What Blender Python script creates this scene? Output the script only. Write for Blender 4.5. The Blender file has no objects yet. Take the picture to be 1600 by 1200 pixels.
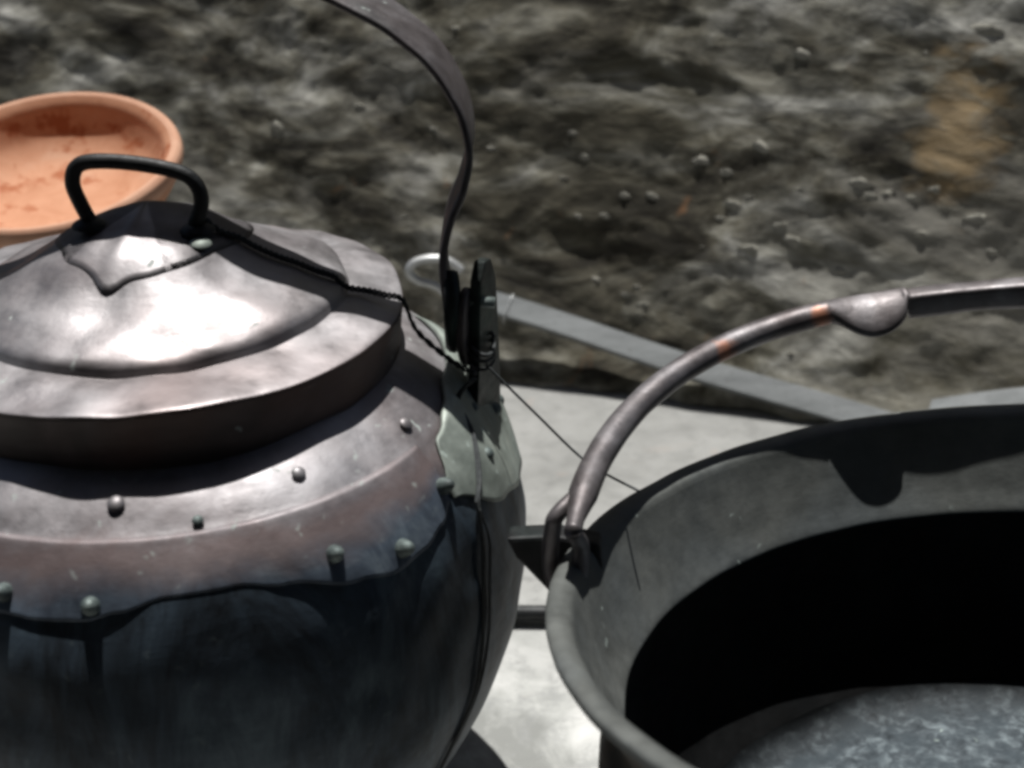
import bpy, bmesh, math, random
from mathutils import Vector, Matrix, noise
R = math.radians
random.seed(7)
scn = bpy.context.scene
# ------------------------------------------------------------ camera, sky, sun
cd = bpy.data.cameras.new('camera'); cam = bpy.data.objects.new('camera', cd)
scn.collection.objects.link(cam); scn.camera = cam
cam.location = (0, 0, .58); cam.rotation_euler = (R(90 - 26.8), 0, 0)
cd.sensor_width = 36; cd.lens = 45; cd.clip_start = .02; cd.clip_end = 200
cd.dof.use_dof = True; cd.dof.focus_distance = .66; cd.dof.aperture_fstop = 8.5
SUN_EL, SUN_AZ = 74.5, -7.0          # azimuth measured from +Y (away from the camera) towards +X
w = bpy.data.worlds.new('World'); scn.world = w; w.use_nodes = True
nt = w.node_tree; sk = nt.nodes.new('ShaderNodeTexSky'); sk.sky_type = 'NISHITA'; sk.sun_disc = False
sk.sun_elevation = R(SUN_EL); sk.sun_rotation = R(SUN_AZ)
bg = nt.nodes['Background']; nt.links.new(sk.outputs[0], bg.inputs[0]); bg.inputs[1].default_value = .05
sd = bpy.data.lights.new('sun', 'SUN'); sd.energy = 5.0; sd.angle = R(.6); sd.color = (1, .98, .94)
sun = bpy.data.objects.new('sun', sd); scn.collection.objects.link(sun)
sv = Vector((math.sin(R(SUN_AZ)) * math.cos(R(SUN_EL)), math.cos(R(SUN_AZ)) * math.cos(R(SUN_EL)), math.sin(R(SUN_EL))))
sun.rotation_euler = sv.to_track_quat('Z', 'Y').to_euler(); sun.location = (0, 0, 3)
vs = scn.view_settings; vs.view_transform = 'Standard'; vs.look = 'None'; vs.exposure = 0.25; vs.gamma = 1
scn.cycles.pixel_filter_type = 'BLACKMAN_HARRIS'; scn.cycles.filter_width = 3.5

# ------------------------------------------------------------ helpers
COL = scn.collection
def obj(name, bm, mat, parent=None, smooth=True, bevel=0, mw=None):
    me = bpy.data.meshes.new(name); bm.normal_update(); bm.to_mesh(me); bm.free()
    if smooth:
        for p in me.polygons: p.use_smooth = True
    me.materials.append(mat)
    o = bpy.data.objects.new(name, me); COL.objects.link(o)
    if parent: o.parent = parent
    return o
def thing(name, label, cat, loc=(0, 0, 0), group=None):
    o = bpy.data.objects.new(name, None); COL.objects.link(o); o.location = loc
    o.empty_display_size = .02
    o['label'] = label; o['category'] = cat
    if group: o['group'] = group
    return o
def lathe(prof, n=160, fn=None, a0=0, a1=360, cap=False):
    """prof: list of (r,z). closed surface of revolution about z; fn(point, angle, r, z) may dent it"""
    bm = bmesh.new(); rows = []
    full = abs(a1 - a0 - 360) < 1e-6
    m = n if full else n + 1
    for r, z in prof:
        row = []
        for i in range(m):
            a = R(a0 + (a1 - a0) * i / n)
            p = Vector((r * math.cos(a), r * math.sin(a), z))
            if fn: p = fn(p, a, r, z)
            row.append(bm.verts.new(p))
        rows.append(row)
    for j in range(len(rows) - 1):
        for i in range(n):
            k = (i + 1) % m
            bm.faces.new((rows[j][i], rows[j][k], rows[j + 1][k], rows[j + 1][i]))
    bmesh.ops.remove_doubles(bm, verts=bm.verts, dist=1e-6)
    bmesh.ops.recalc_face_normals(bm, faces=bm.faces)
    return bm
def smooth_prof(pts, k=6):
    out = []
    n = len(pts)
    for i in range(n - 1):
        p0 = pts[max(i - 1, 0)]; p1 = pts[i]; p2 = pts[i + 1]; p3 = pts[min(i + 2, n - 1)]
        for j in range(k):
            t = j / k
            out.append(tuple(.5 * ((2 * p1[c]) + (-p0[c] + p2[c]) * t + (2 * p0[c] - 5 * p1[c] + 4 * p2[c] - p3[c]) * t * t + (-p0[c] + 3 * p1[c] - 3 * p2[c] + p3[c]) * t ** 3) for c in range(len(p1))))
    out.append(tuple(pts[-1])); return out
def tube(pts, rad, seg=10, k=6, bm=None, sx=1, up=None):
    """round tube through points; rad number or list"""
    P = [Vector(p) for p in (smooth_prof(pts, k) if k > 1 else pts)]
    n = len(P); bm = bm or bmesh.new(); rows = []
    prev = None
    for i, p in enumerate(P):
        t = (P[min(i + 1, n - 1)] - P[max(i - 1, 0)]).normalized()
        if prev is None:
            a = t.orthogonal().normalized() if up is None else (Vector(up) - t * t.dot(Vector(up))).normalized()
        else: a = (prev - t * t.dot(prev)).normalized()
        prev = a; b = t.cross(a)
        r = rad if not isinstance(rad, (list, tuple)) else rad[0] + (rad[1] - rad[0]) * i / (n - 1)
        rows.append([bm.verts.new(p + r * (math.cos(2 * math.pi * q / seg) * a + sx * math.sin(2 * math.pi * q / seg) * b)) for q in range(seg)])
    for j in range(n - 1):
        for q in range(seg):
            bm.faces.new((rows[j][q], rows[j][(q + 1) % seg], rows[j + 1][(q + 1) % seg], rows[j + 1][q]))
    bm.faces.new(rows[0][::-1]); bm.faces.new(rows[-1])
    bmesh.ops.recalc_face_normals(bm, faces=bm.faces)
    return bm
def prism(poly, axis_u, axis_v, origin, thick, bm=None, bev=0):
    """flat plate: outline poly (u,v) extruded by thick along u x v, centred"""
    bm = bm or bmesh.new(); U = Vector(axis_u).normalized(); V = Vector(axis_v).normalized(); N = U.cross(V).normalized(); O = Vector(origin)
    A = [bm.verts.new(O + U * u + V * v - N * thick / 2) for u, v in poly]
    B = [bm.verts.new(O + U * u + V * v + N * thick / 2) for u, v in poly]
    n = len(poly)
    bm.faces.new(A[::-1]); bm.faces.new(B)
    for i in range(n): bm.faces.new((A[i], A[(i + 1) % n], B[(i + 1) % n], B[i]))
    bmesh.ops.recalc_face_normals(bm, faces=bm.faces)
    if bev: bmesh.ops.bevel(bm, geom=list(bm.edges), offset=bev, segments=2, affect='EDGES', profile=.6)
    return bm
def fbm(p, o=4, s=1.0): return noise.fractal(Vector(p) * s, 1.0, 2.0, o)

# ------------------------------------------------------------ materials
class M:
    def __init__(s, name):
        s.m = bpy.data.materials.new(name); s.m.use_nodes = True; s.t = s.m.node_tree
        s.b = s.t.nodes['Principled BSDF']; s.co = s.t.nodes.new('ShaderNodeTexCoord').outputs['Object']
    def n(s, kind, **kw):
        x = s.t.nodes.new('ShaderNode' + kind)
        for k, v in kw.items():
            if k in x.inputs: x.inputs[k].default_value = v
            else: setattr(x, k, v)
        return x
    def l(s, a, b): s.t.links.new(a, b)
    def mapped(s, scale=(1, 1, 1), rot=(0, 0, 0), loc=(0, 0, 0)):
        x = s.n('Mapping'); x.inputs['Scale'].default_value = scale; x.inputs['Rotation'].default_value = rot; x.inputs['Location'].default_value = loc
        s.l(s.co, x.inputs[0]); return x.outputs[0]
    def noise(s, scale, detail=4, rough=.55, dist=0, vec=None):
        x = s.n('TexNoise'); x.inputs['Scale'].default_value = scale; x.inputs['Detail'].default_value = detail
        x.inputs['Roughness'].default_value = rough; x.inputs['Distortion'].default_value = dist
        s.l(vec or s.co, x.inputs['Vector']); return x.outputs['Fac']
    def ramp(s, fac, stops, interp='LINEAR'):
        x = s.n('ValToRGB'); cr = x.color_ramp; cr.interpolation = interp
        while len(cr.elements) < len(stops): cr.elements.new(.5)
        for e, (p, c) in zip(cr.elements, stops):
            e.position = p; e.color = (c, c, c, 1) if not isinstance(c, tuple) else (*c, 1)
        s.l(fac, x.inputs[0]); return x.outputs[0]
    def mix(s, fac, a, b, mode='MIX'):
        x = s.n('Mix', data_type='RGBA', blend_type=mode)
        for sock, v in ((x.inputs[0], fac), (x.inputs[6], a), (x.inputs[7], b)):
            if isinstance(v, (int, float)): sock.default_value = v if sock == x.inputs[0] else (v, v, v, 1)
            elif isinstance(v, tuple): sock.default_value = (*v, 1)
            else: s.l(v, sock)
        return x.outputs[2]
    def math(s, op, a, b=0.0, clamp=False):
        x = s.n('Math', operation=op); x.use_clamp = clamp
        for sock, v in ((x.inputs[0], a), (x.inputs[1], b)):
            if isinstance(v, (int, float)): sock.default_value = v
            else: s.l(v, sock)
        return x.outputs[0]
    def z(s):
        x = s.n('SeparateXYZ'); s.l(s.co, x.inputs[0]); return x.outputs
    def bump(s, h, strength=.3, dist=.002, prev=None):
        x = s.n('Bump'); x.inputs['Strength'].default_value = strength; x.inputs['Distance'].default_value = dist
        s.l(h, x.inputs['Height'])
        if prev is not None: s.l(prev, x.inputs['Normal'])
        return x.outputs[0]
    def out(s, color=None, rough=None, metal=None, normal=None, spec=None):
        for k, v in (('Base Color', color), ('Roughness', rough), ('Metallic', metal), ('Normal', normal), ('Specular IOR Level', spec)):
            if v is None: continue
            if isinstance(v, tuple): s.b.inputs[k].default_value = (*v, 1)
            elif isinstance(v, (int, float)): s.b.inputs[k].default_value = v
            else: s.l(v, s.b.inputs[k])
        return s.m

def old_metal(name, dark, mid, light, patina, rough=(.38, .6), scale=18, pat_amt=.62, spots=True, metal=.85, soot_shade=None, bump=.25, fleck=.86, soot_shade_col=((.006, .009, .013), (.040, .060, .082), (.11, .155, .185))):
    """worn tinned copper / bronze: mottled tone, dull patina patches, pale verdigris flecks; soot=(z_low,z_high) puts soot and shade into the colour below"""
    m = M(name)
    n1 = m.noise(scale, 6, .6, .4); n2 = m.noise(scale * 4, 5, .65); n3 = m.noise(scale * .45, 3)
    c = m.ramp(n1, [(.3, dark), (.5, mid), (.72, light)])
    c = m.mix(m.ramp(n3, [(pat_amt - .1, 0.0), (pat_amt + .08, .85)]), c, patina)
    c = m.mix(.35, c, m.ramp(n2, [(.3, .25), (.7, 1.0)]), 'MULTIPLY')
    rg = m.ramp(n2, [(.3, rough[0]), (.7, rough[1])])
    met = metal
    if soot_shade:
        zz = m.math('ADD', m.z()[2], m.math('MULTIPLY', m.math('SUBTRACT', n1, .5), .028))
        f = m.n('MapRange'); m.l(zz, f.inputs[0]); f.inputs[1].default_value = soot_shade[0]; f.inputs[2].default_value = soot_shade[1]; f.inputs[3].default_value = 1; f.inputs[4].default_value = 0
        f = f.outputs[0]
        sc = m.ramp(m.noise(30, 6, .7, .8, m.mapped((1, 1, .35))), [(.34, soot_shade_col[0]), (.52, soot_shade_col[1]), (.72, soot_shade_col[2])])
        c = m.mix(m.ramp(f, [(0.0, 0.0), (.3, .5), (.8, .55)]), c, (.13, .082, .075)); c = m.mix(m.ramp(f, [(.45, 0.0), (1.0, 1.0)]), c, sc); rg = m.mix(f, rg, .62)  # brown band, then blue-black: soot plus the underside's shade, put into the colour
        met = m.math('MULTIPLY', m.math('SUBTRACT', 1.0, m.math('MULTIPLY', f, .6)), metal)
    if spots:
        v = m.n('TexVoronoi', feature='F1'); v.inputs['Scale'].default_value = 150; v.inputs['Randomness'].default_value = 1
        wv = m.n('VectorMath', operation='ADD'); m.l(m.co, wv.inputs[0])
        nn = m.n('TexNoise'); nn.inputs['Scale'].default_value = 90; m.l(m.co, nn.inputs['Vector'])
        sc2 = m.n('VectorMath', operation='SCALE'); m.l(nn.outputs['Color'], sc2.inputs[0]); sc2.inputs['Scale'].default_value = .016
        m.l(sc2.outputs[0], wv.inputs[1]); m.l(wv.outputs[0], v.inputs['Vector'])
        sel = m.ramp(v.outputs['Color'], [(fleck, 0.0), (fleck + .02, 1.0)])
        fl = m.math('MULTIPLY', sel, m.ramp(v.outputs['Distance'], [(.08, 1.0), (.30, 0.0)]))
        if soot_shade: fl = m.math('MULTIPLY', fl, m.math('SUBTRACT', 1.0, m.math('MULTIPLY', f, .85)))
        c = m.mix(m.math('MULTIPLY', fl, .6), c, (.40, .47, .44)); rg = m.mix(fl, rg, .8)
        met = m.math('MULTIPLY', m.math('SUBTRACT', 1.0, fl), met)
    hm = m.noise(34, 2, .4)
    scr = m.noise(70, 3, .6, 0, m.mapped((1, 1, 7), (.5, .3, .2)))           # fine wiping scratches
    rg = m.mix(.35, rg, m.ramp(scr, [(.35, .35), (.65, .95)]), 'MULTIPLY') if False else m.math('ADD', rg, m.math('MULTIPLY', m.math('SUBTRACT', scr, .5), .22), True)
    nb = m.bump(hm, bump, .0045); nb = m.bump(n2, .35, .0010, nb); nb = m.bump(scr, .12, .0006, nb)
    return m.out(c, rg, met, nb)

M_kettle = old_metal('kettle_copper', (.20, .18, .185), (.31, .295, .305), (.42, .41, .43), (.23, .19, .185), (.42, .64), soot_shade=(.265, .2845), fleck=.74, metal=.6, pat_amt=.68)
M_lid = old_metal('lid_copper', (.17, .15, .155), (.27, .255, .262), (.40, .39, .405), (.22, .175, .17), (.38, .62), scale=14, metal=.6)
M_skirt = old_metal('skirt_tarnish_shade', (.06, .05, .045), (.10, .08, .075), (.16, .135, .13), (.15, .08, .06), (.55, .7), scale=18, metal=.4)  # brown tarnish, darkened further so the skirt's shade is in the colour
M_cap = old_metal('lid_cap_copper', (.18, .165, .17), (.28, .27, .28), (.41, .405, .42), (.23, .19, .19), (.38, .6), scale=20, metal=.6)
M_patch = old_metal('patch_copper', (.16, .135, .14), (.25, .23, .24), (.37, .36, .375), (.17, .13, .13), (.5, .7), soot_shade=(.266, .2850), fleck=.68, metal=.55, soot_shade_col=((.035, .045, .065), (.085, .11, .145), (.22, .27, .31)))
M_saddle = old_metal('saddle_verdigris', (.15, .175, .155), (.27, .305, .275), (.42, .46, .41), (.18, .22, .21), (.5, .7), metal=.3, scale=25, fleck=.6)
M_rivet = old_metal('rivet_verdigris', (.05, .06, .06), (.12, .15, .145), (.30, .35, .33), (.06, .08, .08), (.5, .7), metal=.4, scale=90, spots=False)
M_cauldron_in = old_metal('cauldron_bronze', (.085, .092, .088), (.115, .122, .116), (.15, .158, .15), (.10, .113, .118), (.5, .7), scale=22, pat_amt=.6, metal=.35, bump=.12)
M_cauldron_out = old_metal('cauldron_outer', (.05, .042, .034), (.09, .072, .055), (.15, .11, .08), (.06, .06, .055), (.5, .7), scale=22, metal=.4)
M_bail = old_metal('bail_copper', (.085, .070, .070), (.145, .132, .135), (.235, .225, .235), (.26, .11, .07), (.42, .6), scale=26, pat_amt=.74, spots=False, metal=.65)
M_strap = old_metal('strap_copper', (.055, .046, .046), (.095, .084, .086), (.15, .142, .148), (.05, .06, .06), (.45, .62), scale=30, metal=.4)
M_iron = old_metal('black_iron', (.006, .006, .007), (.011, .011, .012), (.022, .024, .026), (.014, .02, .02), (.45, .65), scale=60, spots=False, metal=.3)
M_lug = old_metal('lug_iron', (.008, .011, .010), (.018, .026, .024), (.045, .062, .058), (.03, .06, .05), (.45, .65), scale=50, spots=False, metal=.4)
M_inner = old_metal('shade_black_inner_wall', (.003, .0032, .0033), (.005, .0053, .0056), (.009, .0095, .010), (.005, .006, .007), (.6, .8), scale=30, spots=False, metal=.2)  # near black: the shade inside the cauldron is put into the colour
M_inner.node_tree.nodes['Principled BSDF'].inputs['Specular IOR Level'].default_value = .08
M_tin = old_metal('tin_lining', (.020, .028, .035), (.075, .092, .105), (.21, .25, .27), (.05, .066, .078), (.5, .7), scale=150, pat_amt=.55, metal=.35)
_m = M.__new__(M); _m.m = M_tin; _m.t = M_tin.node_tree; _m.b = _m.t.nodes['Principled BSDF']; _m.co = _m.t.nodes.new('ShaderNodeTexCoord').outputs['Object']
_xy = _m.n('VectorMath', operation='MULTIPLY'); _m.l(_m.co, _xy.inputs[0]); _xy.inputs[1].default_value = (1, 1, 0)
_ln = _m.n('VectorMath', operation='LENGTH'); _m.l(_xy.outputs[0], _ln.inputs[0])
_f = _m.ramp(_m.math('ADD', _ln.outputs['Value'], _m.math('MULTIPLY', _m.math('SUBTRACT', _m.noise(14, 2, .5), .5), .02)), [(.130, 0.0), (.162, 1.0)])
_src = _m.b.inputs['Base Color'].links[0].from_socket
_m.l(_m.mix(_f, _src, (.003, .0033, .0035)), _m.b.inputs['Base Color'])  # tin fades to black outward: shade around the lit patch, painted in
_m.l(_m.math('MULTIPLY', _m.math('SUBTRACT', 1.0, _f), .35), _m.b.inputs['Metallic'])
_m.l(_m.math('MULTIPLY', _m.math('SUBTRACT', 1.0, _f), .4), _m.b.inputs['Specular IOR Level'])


def plain(name, col, rough=.6, metal=0, sc=40, var=.35):
    m = M(name); n = m.noise(sc, 5, .6)
    a = tuple(c * (1 - var) for c in col); b = tuple(min(1, c * (1 + var)) for c in col)
    return m.out(m.ramp(n, [(.3, a), (.7, b)]), rough, metal, m.bump(n, .3, .001))
M_bar = M('grey_steel')
_n = M_bar.noise(60, 6, .7, 0, M_bar.mapped((.15, 1, 1))); _s = M_bar.noise(220, 3, .6)
M_bar = M_bar.out(M_bar.mix(M_bar.ramp(_s, [(.62, 0.0), (.72, .6)]), M_bar.ramp(_n, [(.3, (.16, .17, .172)), (.7, (.32, .335, .34))]), (.12, .12, .12)), .5, .55, M_bar.bump(_n, .3, .0006))
M_cord = plain('cord_fibre', (.035, .04, .042), .7, 0, 300)
M_wire = plain('pale_wire', (.55, .56, .56), .45, .6, 100, .15)

m = M('terracotta'); n1 = m.noise(30, 5, .6, .5); n2 = m.noise(42, 3, .6, 0)
c = m.ramp(n1, [(.3, (.42, .19, .10)), (.55, (.50, .25, .145)), (.75, (.54, .31, .20))])
x_, y_, z_ = m.z()
inside = m.ramp(m.n('VectorMath', operation='LENGTH').outputs[1], [(0, 0.0), (1, 1.0)]) if False else None
c = m.mix(m.ramp(n2, [(.54, 0.0), (.64, .8)]), c, (.30, .075, .018))
M_terra = m.out(c, .85, 0, m.bump(n2, .4, .0012))
m = M('terracotta_rim'); n1 = m.noise(40, 5, .6)
M_terra_rim = m.out(m.ramp(n1, [(.3, (.44, .225, .14)), (.7, (.52, .30, .20))]), .85, 0, m.bump(n1, .3, .001))

# white slab
m = M('limewashed_slab'); n1 = m.noise(9, 7, .65, .6); n2 = m.noise(45, 6, .7, .3); n3 = m.noise(14, 2, .5, 1.0)
c = m.ramp(n1, [(.36, (.22, .225, .215)), (.46, (.38, .385, .37)), (.60, (.60, .60, .585))])
c = m.mix(m.ramp(n2, [(.32, .9), (.50, 0.0)]), c, (.26, .265, .26))
c = m.mix(m.ramp(n3, [(.66, 0.0), (.74, .5)]), c, (.66, .42, .31))
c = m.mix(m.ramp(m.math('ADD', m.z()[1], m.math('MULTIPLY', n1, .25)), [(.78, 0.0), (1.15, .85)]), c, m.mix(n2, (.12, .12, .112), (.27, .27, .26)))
M_slab = m.out(c, .85, 0, m.bump(n2, .5, .004))
# wall
m = M('rough_stone_wall')
v1 = m.mapped((1, 1, 2.3), (0, R(24), 0))
n1 = m.noise(5, 9, .66, .9, v1); n2 = m.noise(24, 5, .6, .5, v1); n3 = m.noise(120, 4, .6); n4 = m.noise(3.2, 3, .5)
c = m.ramp(n1, [(.39, (.030, .026, .018)), (.46, (.090, .082, .060)), (.53, (.20, .192, .158)), (.63, (.46, .45, .41))])
c = m.mix(.8, c, m.ramp(n2, [(.32, .32), (.48, .85), (.64, 1.7)]), 'MULTIPLY')
c = m.mix(m.ramp(n4, [(.45, 0.0), (.62, .45)]), c, (.085, .075, .042))
c = m.mix(m.ramp(m.noise(24, 3, .5, .6), [(.70, 0.0), (.78, .45)]), c, (.32, .15, .06))
c = m.mix(m.ramp(m.noise(3.4, 6, .62, .8, v1), [(.50, 0.0), (.66, .55)]), c, m.mix(n2, (.20, .19, .16), (.50, .485, .44)))
pos = m.n('VectorMath', operation='DISTANCE'); m.l(m.mapped((1, 0, .55)), pos.inputs[0]); pos.inputs[1].default_value = (.402, 0, .140)
pf = m.ramp(m.math('ADD', pos.outputs['Value'], m.math('MULTIPLY', m.math('SUBTRACT', n2, .5), .09)), [(.014, .6), (.044, 0.0)])
c = m.mix(pf, c, (.42, .29, .14))
M_wall = m.out(c, .95, 0, m.bump(n3, .35, .0015, m.bump(n2, .5, .004)))
M_peb = plain('pale_pebble', (.30, .29, .25), 1.0, 0, 45, .55)
M_block = plain('grey_block_stone', (.25, .24, .21), .9, 0, 30, .4)
M_ground = plain('dark_earth', (.06, .05, .04), .95, 0, 12, .4)

# ------------------------------------------------------------ setting
bm = bmesh.new()
bmesh.ops.create_grid(bm, x_segments=60, y_segments=60, size=30)
for v in bm.verts: v.co.z = -.46 + .01 * fbm(v.co, 3, .8)
o = obj('ground', bm, M_ground); o['kind'] = 'structure'

SX0, SX1, SY0, SY1 = -1.5, 1.7, .10, 1.75
bm = bmesh.new(); nx, ny = 300, 155
g = []
for j in range(ny + 1):
    row = []
    for i in range(nx + 1):
        x = SX0 + (SX1 - SX0) * i / nx; y = SY0 + (SY1 - SY0) * j / ny
        z = .0022 * fbm((x, y, 0), 5, 9) + .0035 * fbm((x, y, 5), 3, 3) - .003
        z -= .02 * max(0, 1 - (y - SY0) / .03) ** 2
        row.append(bm.verts.new((x, y, z)))
    g.append(row)
for j in range(ny):
    for i in range(nx): bm.faces.new((g[j][i], g[j][i + 1], g[j + 1][i + 1], g[j + 1][i]))
fr = [bm.verts.new((v.co.x, v.co.y, -.47)) for v in g[0]]
for i in range(nx): bm.faces.new((fr[i], fr[i + 1], g[0][i + 1], g[0][i]))
for col in (0, nx):
    dn = [bm.verts.new((g[j][col].co.x, g[j][col].co.y, -.47)) for j in range(ny + 1)]
    for j in range(ny): bm.faces.new((g[j][col], g[j + 1][col], dn[j + 1], dn[j]))
bmesh.ops.recalc_face_normals(bm, faces=bm.faces)
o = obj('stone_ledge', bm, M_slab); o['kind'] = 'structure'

bm = bmesh.new(); g = []
for j in range(41):
    g.append([bm.verts.new((-4 + .1 * i, -1.25 - .05 * fbm((i * .1, 0, j * .08), 4, 2.2), -.5 + 3.3 * j / 40)) for i in range(81)])
for j in range(40):
    for i in range(80): bm.faces.new((g[j][i], g[j + 1][i], g[j + 1][i + 1], g[j][i + 1]))
bk = [[bm.verts.new((v.co.x, -1.7, v.co.z)) for v in row] for row in (g[0], g[-1])]
for i in range(80): bm.faces.new((g[-1][i], g[-1][i + 1], bk[1][i + 1], bk[1][i])); bm.faces.new((bk[0][i], bk[0][i + 1], bk[1][i + 1], bk[1][i]))
bmesh.ops.recalc_face_normals(bm, faces=bm.faces)
o = obj('sky_blocker_wall', bm, plain('dark_wall_blocker', (.07, .06, .05), .9, 0, 6, .4)); o['kind'] = 'structure'  # unseen wall added behind the camera to cut sky light and deepen shadows

bm = bmesh.new(); bmesh.ops.create_cube(bm, size=1)
for v in bm.verts: v.co = Vector((v.co.x * 8, v.co.y * 2.35 - .52, v.co.z * .12 + 2.88 - .10 * v.co.y))
o = obj('sky_blocker_eave', bm, plain('dark_eave_blocker', (.06, .045, .035), .85, 0, 8, .4), None, False); o['kind'] = 'structure'  # unseen slab added overhead to block more of the sky
LEAN = math.tan(R(22.0)); WY = 1.172; WROT = -math.atan(.27); WH = 2.5
def wall_off(x, z):
    a = fbm((x * 1.0 - z * .30, 1.3, z * 1.9 + x * .50), 6, 7.0)
    b = abs(fbm((x - z * .5, 7.7, (z + x * .30) * 2.4), 4, 5.0))
    c = fbm((x, 3.1, z), 5, 34)
    h = .0040 * a + .0034 * (.5 - b) + .0016 * c
    h += .010 * max(0, 1 - max(z, 0) / .034) ** 2 * (1 + .9 * fbm((x, 9.1, z), 3, 14))
    return h
wall = thing('stone_wall', 'dark rough rubble wall with mossy brown mortar behind all the vessels', 'wall', (0, WY, 0)); wall.rotation_euler.z = WROT
bm = bmesh.new(); g = []
xs = [-1.75 + 3.6 * i / 760 for i in range(761)]; zs = [-.03 + .73 * j / 200 for j in range(201)] + [.70 + (WH - .70) * j / 60 for j in range(1, 61)]; NZ = len(zs)
for z in zs:
    g.append([bm.verts.new((x, max(z, 0) * LEAN - wall_off(x, z), z)) for x in xs])
for j in range(NZ - 1):
    for i in range(760): bm.faces.new((g[j][i], g[j][i + 1], g[j + 1][i + 1], g[j + 1][i]))
def strip(a, b):
    for i in range(len(a) - 1): bm.faces.new((a[i], a[i + 1], b[i + 1], b[i]))
t1 = [bm.verts.new((v.co.x, v.co.y + .35, WH + .01)) for v in g[-1]]
t2 = [bm.verts.new((v.co.x, v.co.y, -.47)) for v in t1]
strip(g[-1], t1); strip(t1, t2)
for c_ in (0, 760):
    s = [r[c_] for r in g]; bk = [bm.verts.new((v.co.x, t1[c_].co.y, v.co.z)) for v in s]; strip(s, bk)
bmesh.ops.recalc_face_normals(bm, faces=bm.faces)
obj('wall_face', bm, M_wall, wall)
# pebbles bedded in the mortar
pebmesh = []
for k in range(6):
    bm = bmesh.new(); bmesh.ops.create_icosphere(bm, subdivisions=2, radius=1)
    for v in bm.verts: v.co *= 1 + .55 * noise.noise(v.co * 1.5 + Vector((k * 7, 0, 0))) + .2 * noise.noise(v.co * 3.7)
    me = bpy.data.meshes.new('pebble'); bm.to_mesh(me); bm.free()
    for p in me.polygons: p.use_smooth = True
    me.materials.append(M_peb); pebmesh.append(me)
H = .58; PT = R(26.8)
def on_wall(px, py):
    dx = (px - 800) / 2000; dv = (600 - py) / 2000
    dy = math.cos(PT) + dv * math.sin(PT); dz = -math.sin(PT) + dv * math.cos(PT)
    Ri = Matrix.Rotation(-WROT, 3, 'Z'); O = Ri @ Vector((0, -WY, H)); D = Ri @ Vector((dx, dy, dz))
    t = (LEAN * O.z - O.y) / (D.y - LEAN * D.z); return O.x + D.x * t, O.z + D.z * t
spots = [(1190, 235, 15), (1345, 292, 17), (1362, 310, 10), (1150, 325, 14), (1128, 345, 8), (1095, 258, 13), (1135, 275, 12), (915, 250, 11),
         (895, 212, 9), (1170, 395, 16), (1240, 385, 17), (1215, 355, 12), (1525, 347, 17), (1440, 370, 13), (1425, 315, 10), (975, 310, 10),
         (1022, 312, 11), (945, 340, 9), (975, 465, 12), (1248, 297, 8), (1460, 300, 10), (435, 205, 17), (1540, 55, 22), (905, 340, 8), (770, 235, 9),
         (1385, 305, 9), (1170, 310, 7), (1005, 480, 9), (880, 280, 7), (1310, 430, 9), (1550, 400, 12), (560, 170, 9), (1255, 90, 14), (680, 205, 7)]
rs = random.Random(3)
for _ in range(14): spots.append((rs.uniform(330, 1600), rs.uniform(30, 600), rs.uniform(4.5, 9)))
for px, py, rr in spots:
    x, z = on_wall(px, py)
    if z < .012: continue
    o = bpy.data.objects.new('pebble', rs.choice(pebmesh)); COL.objects.link(o); o.parent = wall
    s = rr * 1.15 / 2000
    o.location = (x, z * LEAN - wall_off(x, z) + s * .26, z); o.scale = (s * rs.uniform(.95, 1.5), s * .32, s * rs.uniform(.7, .95))
    o.rotation_euler = (0, rs.uniform(-.3, .6), 0)

# ------------------------------------------------------------ KETTLE
KX, KY = -.175, .586
kettle = thing('copper_kettle', 'large dented copper kettle with riveted patches and lower body darkened by soot and painted-in shade', 'kettle', (KX, KY, 0))
body_prof = [(.100, 0), (.107, .008), (.121, .03), (.139, .06), (.156, .09), (.169, .12), (.1785, .15), (.182, .18), (.181, .205),
             (.177, .228), (.171, .25), (.161, .269), (.1475, .2855), (.1455, .2868), (.135, .2945), (.120, .303), (.113, .305)]
BP = sorted(body_prof, key=lambda p: p[1])
def body_r(z):
    for (r0, z0), (r1, z1) in zip(BP, BP[1:]):
        if z0 <= z <= z1: return r0 + (r1 - r0) * (z - z0) / (z1 - z0)
    return BP[-1][0]
def dent(p, a, r, z):
    q = Vector((p.x, p.y, p.z))
    k = .0034 * noise.noise(q * 13) + .0015 * noise.noise(q * 38)
    f = min(1, max(0, (r - .09) / .03))
    d = Vector((math.cos(a), math.sin(a), .6)).normalized()
    return p + d * k * f
prof = []
for i in range(len(body_prof) - 1):
    (r0, z0), (r1, z1) = body_prof[i], body_prof[i + 1]
    prof.append((r0, z0))
lo = smooth_prof(body_prof[:13], 6); hi = smooth_prof(body_prof[13:], 5)
outer = [(0.0, 0.0)] + lo + hi
inner = [(r - .002, z) for r, z in [(.112, .303), (.130, .291), (.158, .262), (.176, .2), (.172, .13), (.13, .05), (.09, .006)]] + [(0, .004)]
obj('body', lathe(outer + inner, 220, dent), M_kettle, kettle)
SP = sorted(lo + hi, key=lambda p: p[1])
def srf(a_deg, z, off=0.0):
    """point on the kettle body at azimuth and height, pushed out by off"""
    for (r0, z0), (r1, z1) in zip(SP, SP[1:]):
        if z0 <= z <= z1 and z1 > z0:
            r = r0 + (r1 - r0) * (z - z0) / (z1 - z0); sl = Vector((z1 - z0, -(r1 - r0))).normalized(); break
    else: r = SP[-1][0]; sl = Vector((0, 1))
    a = R(a_deg); p = Vector((r * math.cos(a), r * math.sin(a), z)); nrm = Vector((math.cos(a) * sl.x, math.sin(a) * sl.x, sl.y))
    p = dent(p, a, r, z)
    return p + nrm * off, nrm
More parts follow.
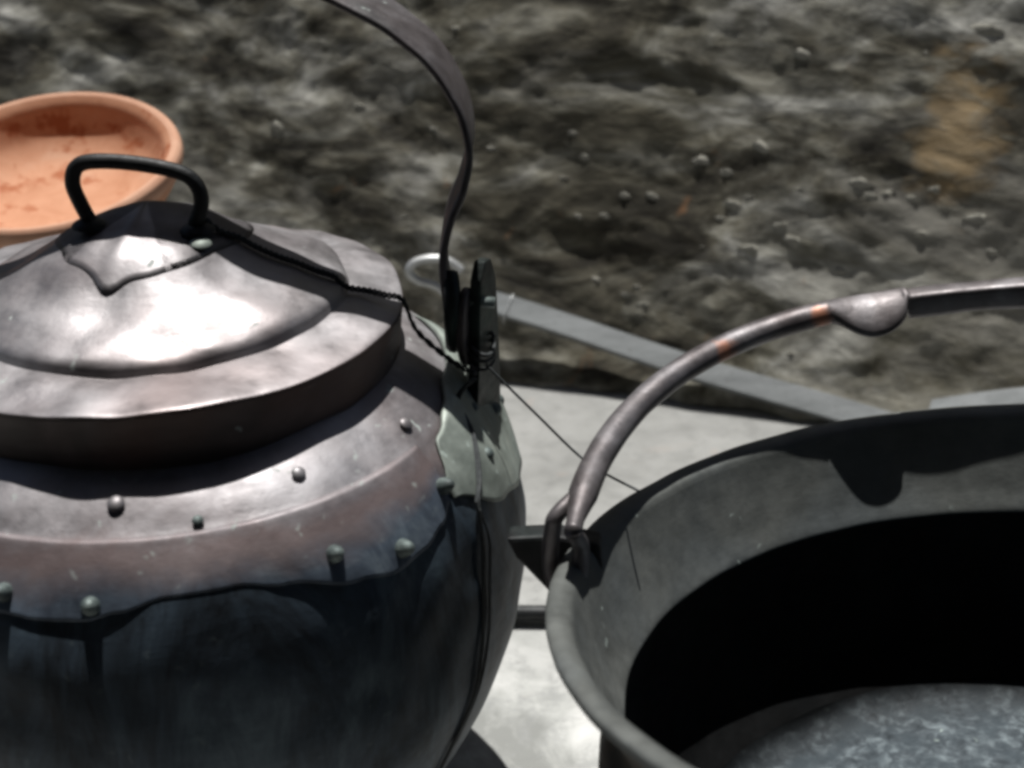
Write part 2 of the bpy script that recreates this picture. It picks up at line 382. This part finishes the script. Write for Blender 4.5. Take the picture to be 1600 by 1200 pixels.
def sheet(az0, az1, zlo, zhi, thick, nu=60, nv=18, base=.0003, thf=None):
    """curved sheet over the body between azimuths; zlo, zhi functions of azimuth"""
    bm = bmesh.new(); A, B = [], []
    for i in range(nu + 1):
        a = az0 + (az1 - az0) * i / nu; ra, rb = [], []
        for j in range(nv + 1):
            z = zlo(a) + (zhi(a) - zlo(a)) * j / nv
            ra.append(bm.verts.new(srf(a, z, base)[0])); rb.append(bm.verts.new(srf(a, z, base + .0001 + (thick - .0001) * (thf(a) * min(1, (az1 - a) / 5) if thf else min(1, max(0, min(a - az0, az1 - a)) / 12)))[0]))
        A.append(ra); B.append(rb)
    for i in range(nu):
        for j in range(nv):
            bm.faces.new((A[i][j], A[i + 1][j], A[i + 1][j + 1], A[i][j + 1])); bm.faces.new((B[i][j], B[i][j + 1], B[i + 1][j + 1], B[i + 1][j]))
        bm.faces.new((A[i][0], B[i][0], B[i + 1][0], A[i + 1][0])); bm.faces.new((A[i][nv], A[i + 1][nv], B[i + 1][nv], B[i][nv]))
    for j in range(nv):
        for i in (0, nu): bm.faces.new((A[i][j], A[i][j + 1], B[i][j + 1], B[i][j]))
    bmesh.ops.recalc_face_normals(bm, faces=bm.faces)
    return bm
def lerp_tab(tab):
    def f(a):
        if a <= tab[0][0]: return tab[0][1]
        for (a0, z0), (a1, z1) in zip(tab, tab[1:]):
            if a <= a1:
                t = (a - a0) / (a1 - a0); t = t * t * (3 - 2 * t); return z0 + (z1 - z0) * t
        return tab[-1][1]
    return f
zc = .2835
def th_az(a):
    if a < -86: return 1.0
    if a < -80: return (-80 - a) / 6
    if a < -64: return 0.0
    if a < -56: return (a + 64) / 8
    return 1.0
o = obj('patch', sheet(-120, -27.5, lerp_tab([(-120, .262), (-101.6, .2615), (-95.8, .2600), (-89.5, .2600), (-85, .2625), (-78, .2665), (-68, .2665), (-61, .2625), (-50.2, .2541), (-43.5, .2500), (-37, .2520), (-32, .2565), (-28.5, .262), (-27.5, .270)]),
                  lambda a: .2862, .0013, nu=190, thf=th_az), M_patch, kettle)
o['label'] = 'riveted sheet round the lower shoulder with its edge standing proud at left and right'
saddle = obj('saddle_plate', sheet(-27.5, 30, lerp_tab([(-27.5, .262), (-15, .243), (-4, .2335), (10, .228), (30, .226)]), lerp_tab([(-27.5, .2700), (-22, .2835), (-14, .2880), (-5, .2920), (30, .2930)]), .0030, base=.0010), M_saddle, kettle)
obj('saddle_plate', sheet(155, 205, lambda a: .222, lambda a: .283, .0026), M_saddle, kettle)
def dome_bm(p, nrm, r, h, seg=14, point=0.0, mat=None):
    bm = bmesh.new(); n = Vector(nrm).normalized(); u = n.orthogonal().normalized(); v = n.cross(u)
    prof = [(1.12, -.15), (1.1, .08), (.98, .34), (.78, .66), (.5, .88), (.24, .98)]
    rows = [[bm.verts.new(p + (u * math.cos(2 * math.pi * i / seg) + v * math.sin(2 * math.pi * i / seg)) * r * a + n * h * b) for i in range(seg)] for a, b in prof]
    for j in range(len(rows) - 1):
        for i in range(seg): bm.faces.new((rows[j][i], rows[j][(i + 1) % seg], rows[j + 1][(i + 1) % seg], rows[j + 1][i]))
    bm.faces.new(rows[-1])
    bmesh.ops.recalc_face_normals(bm, faces=bm.faces); return bm
for a, z, r, h, mt in [(-85.6, .2951, .0033, .0018, M_kettle), (-52.8, .2943, .0029, .0015, M_kettle), (-25.8, .2925, .0030, .0013, M_kettle), (-72, .2885, .0022, .0012, M_rivet),
                       (-112, .2945, .0034, .0026, M_kettle),
                       (-52.9, .2675, .0037, .0058, M_rivet), (-41.4, .2580, .0040, .0074, M_rivet), (-88.6, .2655, .0037, .0052, M_rivet), (-101.7, .2685, .0037, .0068, M_rivet),
                       (-28.6, .2690, .0037, .0062, M_rivet), (-14.1, .2638, .0040, .0045, M_rivet), (2.6, .2640, .0042, .0055, M_rivet), (12, .255, .004, .0045, M_rivet), (-6, .277, .0036, .004, M_rivet),
                       ]:
    p, nrm = srf(a, z, .0016); obj('rivet', dome_bm(p, nrm, r, h), mt, kettle)

# lugs and the strap handle (swing handle is a part of the kettle)
for sgn in (1, -1):
    X = .160 * sgn; UX = .34 * sgn
    if sgn > 0:
        poly = [(-.016, .252), (.020, .252), (.019, .285), (.016, .315), (.013, .338), (.006, .3495), (-.003, .351), (-.009, .343), (-.011, .325), (-.0125, .300), (-.016, .275)]
    else: poly = [(-.018, .252), (.018, .252), (.015, .31), (.008, .345), (0, .351), (-.008, .345), (-.015, .31)]
    lug = obj('lug', prism(poly, (UX, 1, 0), (0, 0, 1), (X, .004, 0), .006, bev=.0012), M_lug, kettle, smooth=False)
    # round washer plate and pin beside the strap
    bm = prism([(.0105 * math.cos(t * math.pi / 12), .021 * math.sin(t * math.pi / 12)) for t in range(24)], (UX, 1, 0), (0, 0, 1), (X - .0075 * sgn, -.004, .318), .004, bev=.001)
    obj('washer', bm, M_strap, lug)
    obj('pin', tube([(X - .012 * sgn, -.002, .331), (X + .0065 * sgn, -.004, .331)], .0028, 12, 1), M_rivet, lug)
tab = [(.1440, .312), (.1430, .330), (.1413, .3500), (.1425, .3621), (.1458, .3748), (.1512, .3885), (.1546, .4050), (.1520, .4225), (.1451, .4370), (.1364, .4486), (.1277, .4563), (.1161, .4649), (.1003, .4732), (.0817, .4810), (.045, .492), (0, .498)]
full = tab + [(-x, z) for x, z in tab[-2::-1]]
cl = smooth_prof([(x, (z - .312) * .16, z) for x, z in full], 8)
def strap_mesh(path, wdir, width, th, fn=None):
    bm = bmesh.new(); rows = []; n = len(path); W0 = Vector(wdir).normalized()
    for i, p in enumerate(path):
        p = Vector(p); t = (Vector(path[min(i + 1, n - 1)]) - Vector(path[max(i - 1, 0)])).normalized()
        W = (W0 - t * t.dot(W0)).normalized(); N = t.cross(W)
        s = fn(i / (n - 1)) if fn else 1
        w = width * s / 2
        sec = [(-w, -th * .25), (-w, th * .25), (-w * .93, th / 2), (0, th * .62), (w * .93, th / 2), (w, th * .25), (w, -th * .25), (w * .93, -th / 2), (0, -th * .5), (-w * .93, -th / 2)]
        wob = .0006 * noise.noise(p * 60)
        rows.append([bm.verts.new(p + W * (a + wob) + N * b) for a, b in sec])
    for j in range(n - 1):
        for q in range(10): bm.faces.new((rows[j][q], rows[j][(q + 1) % 10], rows[j + 1][(q + 1) % 10], rows[j + 1][q]))
    bm.faces.new(rows[0]); bm.faces.new(rows[-1][::-1]); bmesh.ops.recalc_face_normals(bm, faces=bm.faces); return bm
obj('handle', strap_mesh(cl, (0, .98, .17), .037, .0036, lambda t: .50 + .50 * min(1, min(t, 1 - t) / .22)), M_strap, kettle)
for sgn in (1, -1):   # forged eye at each end of the strap, hooked on the pin
    obj('handle_eye', tube([(.1445 * sgn, .000, .345), (.1455 * sgn, -.008, .336), (.1455 * sgn, -.010, .322), (.1455 * sgn, -.004, .309), (.1455 * sgn, .004, .306), (.1455 * sgn, .010, .314), (.1452 * sgn, .009, .330), (.1445 * sgn, .004, .342)], .0042, 10, 5), M_lug, kettle)

# LID: a separate thing resting on the kettle
lid = thing('kettle_lid', 'domed copper lid with flanged edge and black loop handle sitting on the kettle', 'lid', (KX, KY, .2990))
LZ = .2990
def ldent(p, a, r, z):
    q = Vector((p.x, p.y, p.z)) + Vector((3, 1, 0))
    k = .0042 * noise.noise(q * 19) + .0019 * noise.noise(q * 44)
    return p + Vector((math.cos(a) * .5, math.sin(a) * .5, 1)).normalized() * k * min(1, r / .02)
skirt = [(.1150, .0005), (.1166, .000), (.1180, .001), (.1190, .010), (.1200, .020), (.1212, .0280), (.1215, .0298), (.1210, .0308)]
flange = smooth_prof([(.1210, .0308), (.1190, .0316), (.112, .0332), (.104, .0348), (.0960, .0358), (.0935, .0360)], 4)
domep = smooth_prof([(.0935, .0360), (.0928, .0382), (.0915, .0412), (.0875, .0442), (.0765, .0492), (.0625, .0549), (.0485, .0622), (.0355, .0695), (.0225, .0762), (.010, .0808), (0, .0820)], 5)
ins = [(0, .0785), (.03, .067), (.06, .051), (.080, .041), (.088, .034), (.117, .029), (.1165, .0005)]
obj('lid_shell', lathe(flange + domep[1:] + ins[:-2], 220, ldent), M_lid, lid)
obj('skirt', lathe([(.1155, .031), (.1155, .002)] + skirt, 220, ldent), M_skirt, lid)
DP = sorted(domep, key=lambda p: p[0])
def dz(r):
    for (r0, z0), (r1, z1) in zip(DP, DP[1:]):
        if r0 <= r <= r1 and r1 > r0: return z0 + (z1 - z0) * (r - r0) / (r1 - r0)
    return DP[-1][1]
def lpt(x, y, off=0):
    r = math.hypot(x, y); a = math.atan2(y, x); p = ldent(Vector((x, y, dz(r))), a, r, 0)
    nrm = Vector((x * (dz(max(r - .004, 0)) - dz(r + .004)) / .008 / max(r, 1e-4), y * (dz(max(r - .004, 0)) - dz(r + .004)) / .008 / max(r, 1e-4), 1)).normalized()
    return p + nrm * off
# petal-edged cap plate on the crown
bm = bmesh.new(); nA, nR = 144, 14; T, Bt = [], []
def capr(a):
    d = math.degrees(a) % 360
    r = .046 + .003 * math.cos(R((d - 268) * 3)) + .0015 * noise.noise(Vector((math.cos(a) * 3, math.sin(a) * 3, 0)))
    r += .006 * math.exp(-((d - 262) / 7.0) ** 2)
    return r
for j in range(nR + 1):
    T.append([]); Bt.append([])
    for i in range(nA):
        a = 2 * math.pi * i / nA; r = capr(a) * max(j, .02) / nR
        T[-1].append(bm.verts.new(lpt(r * math.cos(a), r * math.sin(a), (.0003 + .0013 * math.exp(-(((math.degrees(a) % 360) - 262) / 9) ** 2))))); Bt[-1].append(bm.verts.new(lpt(r * math.cos(a), r * math.sin(a), .0003)))
for S in (T, Bt):
    for j in range(nR):
        for i in range(nA): bm.faces.new((S[j][i], S[j][(i + 1) % nA], S[j + 1][(i + 1) % nA], S[j + 1][i]))
for i in range(nA): bm.faces.new((T[nR][i], Bt[nR][i], Bt[nR][(i + 1) % nA], T[nR][(i + 1) % nA]))
bmesh.ops.recalc_face_normals(bm, faces=bm.faces)
cap = obj('cap_plate', bm, M_lid, lid)
lz = LZ
hp = [(-.0225, -.015, .0765), (-.0262, -.0152, .0870), (-.0285, -.015, .0965), (-.0255, -.015, .1045), (-.0170, -.015, .1072), (.0019, -.015, .1062), (.0210, -.015, .1022), (.0285, -.015, .0965), (.0302, -.015, .0875), (.0262, -.015, .0765)]
hnd = obj('loop_handle', tube(hp, .0036, 12, 6), M_iron, lid)
for x in (-.0225, .0262):
    obj('foot_plate', dome_bm(lpt(x, -.015, .0018), (0, 0, 1), .0075, .0035), M_iron, hnd)
obj('foot_boss', dome_bm(lpt(.029, -.023, .0012), (.1, -.2, 1), .0048, .0022), M_saddle, hnd)

# tie cord: from the lid handle along the flange, round the lug, down the kettle side, and out to the cauldron
cord = thing('tie_cord', 'thin dark cord tied round the kettle lug and trailing down its side', 'cord', (KX, KY, 0))
def L(x, y, off=.0015): p = lpt(x, y, off); return (p.x, p.y, p.z + LZ)
bm = bmesh.new()
A = [(.026, -.012, LZ + .0835)] + [L(x, -.010 + .006 * (x - .03) / .06, .0022) for x in (.034, .043, .052, .061, .070, .079, .087)] + [(.094, -.004, LZ + .0405), (.104, -.004, LZ + .0385), (.113, -.005, LZ + .0365), (.1215, -.006, LZ + .0340), (.128, -.009, .318), (.145, -.012, .303), (.157, -.020, .300)]
A1 = smooth_prof(A, 10); n = len(A1)
for ph in (0, math.pi):
    tube([(p[0], p[1] + .0011 * math.cos(i * 1.15 + ph), p[2] + .0011 * math.sin(i * 1.15 + ph)) for i, p in enumerate(A1)], .0008, 6, 1, bm)
obj('twisted_strand', bm, M_cord, cord)
bm = bmesh.new()
for k in range(3):
    z0 = .300 + k * .0042
    tube([(.159 + .0068 * math.cos(t) - .002 * math.sin(t), .002 + .0195 * math.sin(t), z0 + .0012 * math.sin(t * 1.5 + k)) for t in [i * math.pi / 10 for i in range(21)]], .0010, 6, 1, bm)
obj('wrapping', bm, M_cord, cord)
bm = bmesh.new()
dn = [(.157, -.021, .298)] + [tuple(srf(a, z, off)[0]) for a, z, off in [(-9, .285, .003), (-14.5, .274, .0045), (-20, .262, .0045), (-23.8, .2537, .004), (-25.0, .235, .002), (-26.5, .2165, .0015), (-28.5, .187, .0015), (-31, .16, .0015), (-33.5, .13, .0015), (-35, .10, .002)]]
tube(dn, .0010, 7, 6, bm)
dn2 = [tuple(srf(a, z, off)[0]) for a, z, off in [(-24.2, .252, .004), (-23.2, .235, .002), (-24.5, .2165, .0015), (-26.9, .187, .0015), (-30, .16, .0015), (-32.8, .13, .0015)]]
tube(dn2, .0008, 6, 6, bm)
tube([(p[0] - .0012, p[1] - .0006, p[2]) for p in dn[:5]], .0008, 6, 6, bm)
obj('hanging_strand', bm, M_cord, cord)
bm = bmesh.new()
e0 = Vector((.162, -.018, .304)); e1 = Vector((.0379 - KX, .560 - KY, .2529))
tube([tuple(e0), tuple(e0.lerp(e1, .5) - Vector((0, 0, .0006))), tuple(e1), (.0602 - KX, .520 - KY, .2604)], .0007, 6, 6, bm)
obj('taut_strand', bm, M_cord, cord)

# ------------------------------------------------------------ CAULDRON (leans a little away from the camera)
nn = Vector((-.142, .188, 1)).normalized(); CC = Vector((.212, .43, .282))
xa = (Vector((1, 0, 0)) - nn * nn.x).normalized(); ya = nn.cross(xa)
DEP = .1685
base = CC - nn * DEP
cauldron = thing('cauldron', 'wide open bronze cauldron with flared collar and dark interior, leaning back on the ledge', 'cauldron')
rot = Matrix((xa, ya, nn)).transposed().to_4x4()
cauldron.matrix_world = Matrix.Translation(base) @ rot
def cz(d): return DEP + d
def cdent(p, a, r, z):
    q = p + Vector((11, 4, 2)); k = .0022 * noise.noise(q * 9) + .0006 * noise.noise(q * 40)
    return p + Vector((math.cos(a), math.sin(a), .4)) * k * min(1, r / .05)
lip = smooth_prof([(.1965, -.0065), (.1995, -.0045), (.2008, -.0015), (.2002, .0008), (.1975, .0016), (.1940, .0010), (.1905, -.0015), (.1890, -.0045)], 4)
collar_in = smooth_prof([(.1890, -.0045), (.1868, -.012), (.1825, -.025), (.1775, -.038), (.1728, -.0475), (.1722, -.0500)], 5)
wall_in = smooth_prof([(.1722, -.0500), (.1735, -.0525), (.1790, -.062), (.1830, -.080), (.1830, -.105), (.1770, -.130), (.1640, -.147)], 5)
floor_in = smooth_prof([(.1640, -.147), (.150, -.1545), (.130, -.1575), (.06, -.160), (0, -.161)], 5)
out_ = smooth_prof([(0, -.165), (.062, -.1645), (.133, -.162), (.153, -.159), (.169, -.150), (.182, -.132), (.187, -.105), (.187, -.080), (.183, -.061), (.1775, -.050), (.181, -.038), (.187, -.022), (.1925, -.010), (.1965, -.0065)], 5)
P = lambda pr: [(r, cz(z)) for r, z in pr]
obj('outer_shell', lathe(P(out_), 220, cdent), M_cauldron_out, cauldron)
obj('rim_lip', lathe(P(lip), 220, cdent), M_cauldron_in, cauldron)
obj('collar', lathe(P(collar_in), 220, cdent), M_cauldron_in, cauldron)
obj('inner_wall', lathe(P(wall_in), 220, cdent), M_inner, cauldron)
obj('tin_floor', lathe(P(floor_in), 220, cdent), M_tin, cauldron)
_inv = cauldron.matrix_world.inverted()
for la in (100, 215, 330):      # three splayed iron legs reach down to the ledge
    top = Vector((.138 * math.cos(R(la)), .138 * math.sin(R(la)), cz(-.166))); wt = cauldron.matrix_world @ top
    ft = Vector((wt.x + .012 * math.cos(R(la)), wt.y + .012 * math.sin(R(la)), .004))
    obj('leg', tube([top, _inv @ wt.lerp(ft, .5), _inv @ ft], [.012, .0075], 12, 6), M_iron, cauldron)
# bail: shallow arch swung back over the far rim; swells into a leaf left of the crown
inv = cauldron.matrix_world.inverted()
az, al, BL, ex, dzz, BR = R(-7.7), R(4.7), .201, .841, .018, .189
u = Vector((math.cos(az), math.sin(az), 0)); u = (u - nn * u.dot(nn)).normalized(); bb = Vector((-math.sin(az), math.cos(az), 0))
ww = math.cos(al) * bb + math.sin(al) * Vector((0, 0, 1))
path = []
NB = 500
for i in range(NB + 1):
    t = math.pi * i / NB; ct, st = math.cos(t), math.sin(t)
    path.append(CC + nn * dzz + BR * math.copysign(abs(ct) ** ex, ct) * u + BL * (max(st, 0) ** ex) * ww)
path = path[15:NB - 7]
bm = bmesh.new(); rows = []; n = len(path); SEG = 14
for i, p in enumerate(path):
    f = (i + 15) / NB            # 0 right end .. 1 left end ; leaf at about .54-.565
    t = (path[min(i + 1, n - 1)] - path[max(i - 1, 0)]).normalized()
    inn = (CC + nn * .02 - p); inn = (inn - t * inn.dot(t)).normalized(); up_ = inn.cross(t).normalized()
    if up_.z < 0: up_ = -up_
    ext = 0
    ri, ro, hu, hd, sq = .0072, .0066, .0060, .0074, 1.0
    if f < .530:                # flat upright band right of the leaf
        ri = ro = .0058; hu = .0034; hd = .0118; sq = .5
    # leaf: f .525 .. .590, widest near the right end
    if .530 <= f <= .594:
        s = (f - .530) / .064
        bul = math.sqrt(max(0, 1 - ((.45 - s) / .45) ** 2)) if s < .45 else math.cos((s - .45) / .55 * math.pi / 2)
        ext = .0155 * bul; ri = .0066; hu = .0058 - .0015 * bul; hd = .0070 - .0035 * bul; sq = 1 - .3 * bul
    tp = 1 - .42 * max(0, min(1, (f - .948) / .025)); ri *= tp; ro *= tp; hu *= tp; hd *= tp
    row = []
    for q in range(SEG):
        an = 2 * math.pi * q / SEG; cx, sy = math.cos(an), math.sin(an)
        cx = math.copysign(abs(cx) ** sq, cx); sy = math.copysign(abs(sy) ** sq, sy)
        wob = 1 + .05 * noise.noise(p * 50)
        row.append(bm.verts.new(inv @ (p + inn * (cx * (ri if cx > 0 else ro)) * wob + up_ * (sy * (hu if sy > 0 else hd)) * wob + (inn * .68 - up_ * .73) * (max(cx, 0) * ext))))
    rows.append(row)
for j in range(n - 1):
    for q in range(SEG): bm.faces.new((rows[j][q], rows[j][(q + 1) % SEG], rows[j + 1][(q + 1) % SEG], rows[j + 1][q]))
bm.faces.new(rows[0]); bm.faces.new(rows[-1][::-1]); bmesh.ops.recalc_face_normals(bm, faces=bm.faces)
bail = obj('bail_handle', bm, M_bail, cauldron)
nm = M.__new__(M); nm.m = M_bail; nm.t = M_bail.node_tree; nm.b = nm.t.nodes['Principled BSDF']; nm.co = nm.t.nodes.new('ShaderNodeTexCoord').outputs['Object']
wn = nm.noise(120, 3, .6)
for ff, rad, off in ((.603, .0050, .005), (.705, .0045, .006)):    # bare reddish copper where the bail is rubbed
    pt = inv @ path[int(ff * NB) - 15]
    dn_ = nm.n('VectorMath', operation='DISTANCE'); nm.l(nm.co, dn_.inputs[0]); dn_.inputs[1].default_value = pt + Vector((0, -off, -.001))
    fq = nm.ramp(nm.math('ADD', dn_.outputs['Value'], nm.math('MULTIPLY', nm.math('SUBTRACT', wn, .5), .012)), [(rad * .55, .85), (rad * 1.25, 0.0)])
    nm.l(nm.mix(fq, nm.b.inputs['Base Color'].links[0].from_socket, (.42, .17, .09)), nm.b.inputs['Base Color'])
# left end folded back on itself and hooked through the ear
bm = bmesh.new()
loop = [path[-16] + Vector((-.001, .004, .0)), path[-9] + Vector((-.008, .006, -.004)), Vector((.0185, .487, .262)), Vector((.0175, .487, .245)), Vector((.020, .484, .232)), Vector((.0265, .480, .226)), Vector((.0300, .478, .237)), Vector((.0310, .480, .255)), path[-1]]
tube([inv @ v for v in loop], .0040, 10, 6, bm)
obj('hook_end', bm, M_bail, bail)
rl = [path[0], CC + .189 * u + nn * .004, CC + .197 * u - nn * .012, CC + .203 * u - nn * .022, CC + .210 * u - nn * .010]
obj('hook_end', tube([inv @ v for v in rl], .0042, 10, 6), M_bail, bail)
# ears: triangular iron brackets under the rim
for side, org, dirv in ((0, Vector((.034, .497, .212)), Vector((-.94, .10, 0))), (1, CC + .176 * u - nn * .040, u)):
    dv = dirv.normalized(); o_ = inv @ org; D = (inv.to_3x3() @ dv).normalized(); Z = Vector((0, 0, 1)); D = (D - Z * D.z).normalized()
    poly = [(-.012, -.022), (.004, -.012), (.014, .010), (.028, .030), (.031, .040), (.008, .039), (-.012, .033)]
    obj('ear', prism([(a, b) for a, b in poly], D, Z, o_, .016, bev=.002), M_iron, cauldron, smooth=False)

# ------------------------------------------------------------ terracotta bowl on a stone block
block = obj('stone_block', None or prism([(-.085, 0), (.085, 0), (.082, .225), (-.084, .222)], (1, 0, 0), (0, 0, 1), (0, 0, 0), .15, bev=.012), M_block)
block.location = (-.352, .955, -.002); block['label'] = 'squared grey stone block under the terracotta bowl'; block['category'] = 'block'
bowl = thing('terracotta_bowl', 'orange terracotta bowl with thick pale rim behind the kettle', 'bowl')
tb = R(15); bowl.rotation_euler = (tb, R(-1.5), 0); bowl.location = (-.346, .930 + math.sin(tb) * .072, .303 - math.cos(tb) * .072)
def tdent(p, a, r, z): return p + Vector((math.cos(a), math.sin(a), 0)) * .0022 * noise.noise(p * 11 + Vector((5, 5, 5))) + Vector((0, 0, .0018 * noise.noise(p * 9)))
rimp = smooth_prof([(.0965, .0560), (.0988, .0610), (.0985, .0665), (.0968, .0690), (.0945, .0702), (.0910, .0692)], 5)
obj('rim', lathe(rimp, 96, tdent), M_terra_rim, bowl)
obj('bowl_body', lathe(smooth_prof([(.0910, .0692), (.0862, .0640), (.0815, .0545), (.0725, .0420), (.055, .0320), (.030, .028), (0, .027)], 6), 96, tdent), M_terra, bowl)
obj('outer_wall', lathe(smooth_prof([(0, 0), (.046, 0), (.054, .004), (.074, .022), (.089, .042), (.0965, .056)], 6), 96, tdent), M_terra, bowl)

# ------------------------------------------------------------ long flat utensil handle with loop, lying against the wall
ut = thing('ladle_handle', 'long flat grey metal ladle handle with open loop end propped against the wall', 'ladle', (0, 0, 0))
a_ = Vector((-.037, 1.192, .0755)); m_ = Vector((.163, 1.124, .0360)); b_ = Vector((.362, 1.048, .0035))
d = (b_ - a_).normalized(); nrm = Vector((0, -.75, .66)); nrm = (nrm - d * d.dot(nrm)).normalized(); side = nrm.cross(d)
def bar(a, b, wa, wb, th, mid=None):
    bm = bmesh.new(); N = 24; rows = []
    for i in range(N + 1):
        t = i / N; p = (a.lerp(b, t) if mid is None else a * (1 - t) ** 2 + (mid * 2 - (a + b) / 2) * 2 * t * (1 - t) + b * t * t) + side * .0012 * math.sin(t * 9) + nrm * .0012 * math.sin(t * 5 + 1); w_ = wa + (wb - wa) * t
        rows.append([bm.verts.new(p + side * x * w_ / 2 + nrm * y * th / 2) for x, y in ((-1, -1), (1, -1), (1, .6), (.92, 1), (-.92, 1), (-1, .6))])
    for j in range(N):
        for q in range(6): bm.faces.new((rows[j][q], rows[j][(q + 1) % 6], rows[j + 1][(q + 1) % 6], rows[j + 1][q]))
    bm.faces.new(rows[0]); bm.faces.new(rows[-1][::-1]); bmesh.ops.recalc_face_normals(bm, faces=bm.faces); return bm
obj('shaft', bar(a_, b_, .0225, .0240, .010, m_), M_bar, ut, smooth=False)
kp = a_.lerp(m_, .17)
o = obj('seam_wire', tube([kp + side * x * .0122 + nrm * z for x, z in ((-1.25, -.004), (-1.03, .0052), (0, .0062), (1.03, .0052), (1.1, -.003))], .0009, 6, 4), M_wire, ut)
lp = [(a_ + d * .004 + side * .004)] + [Vector(v) + Vector((-.002, .042, -.0175)) for v in ((-.052, 1.150, .090), (-.075, 1.152, .1050), (-.0925, 1.153, .1105), (-.1010, 1.154, .1190), (-.0960, 1.156, .1280), (-.080, 1.157, .1320), (-.062, 1.157, .1300), (-.048, 1.155, .1200))]
obj('loop', tube(lp, .0042, 10, 6), M_wire, ut)
obj('rivet', dome_bm(a_ + d * .006 + nrm * .005, nrm, .0050, .003), M_bar, ut)
# second flat bar at the foot of the wall, far right
t2_ = obj('metal_bar', bar(Vector((.385, 1.045, .026)), Vector((.66, .998, .094)), .018, .018, .006), M_bar, None, smooth=False)
t2_['label'] = 'pale grey flat metal bar showing just above the cauldron rim at far right'; t2_['category'] = 'bar'
# thin dark tube on the ledge in the gap between the vessels
bm = tube([(-.055, .765, .006), (.02, .763, .0062), (.12, .765, .006), (.24, .768, .006)], .0058, 10, 4)
o = obj('dark_tube', bm, M_iron); o['label'] = 'thin dark tube on the pale ledge between kettle and cauldron'; o['category'] = 'rod'
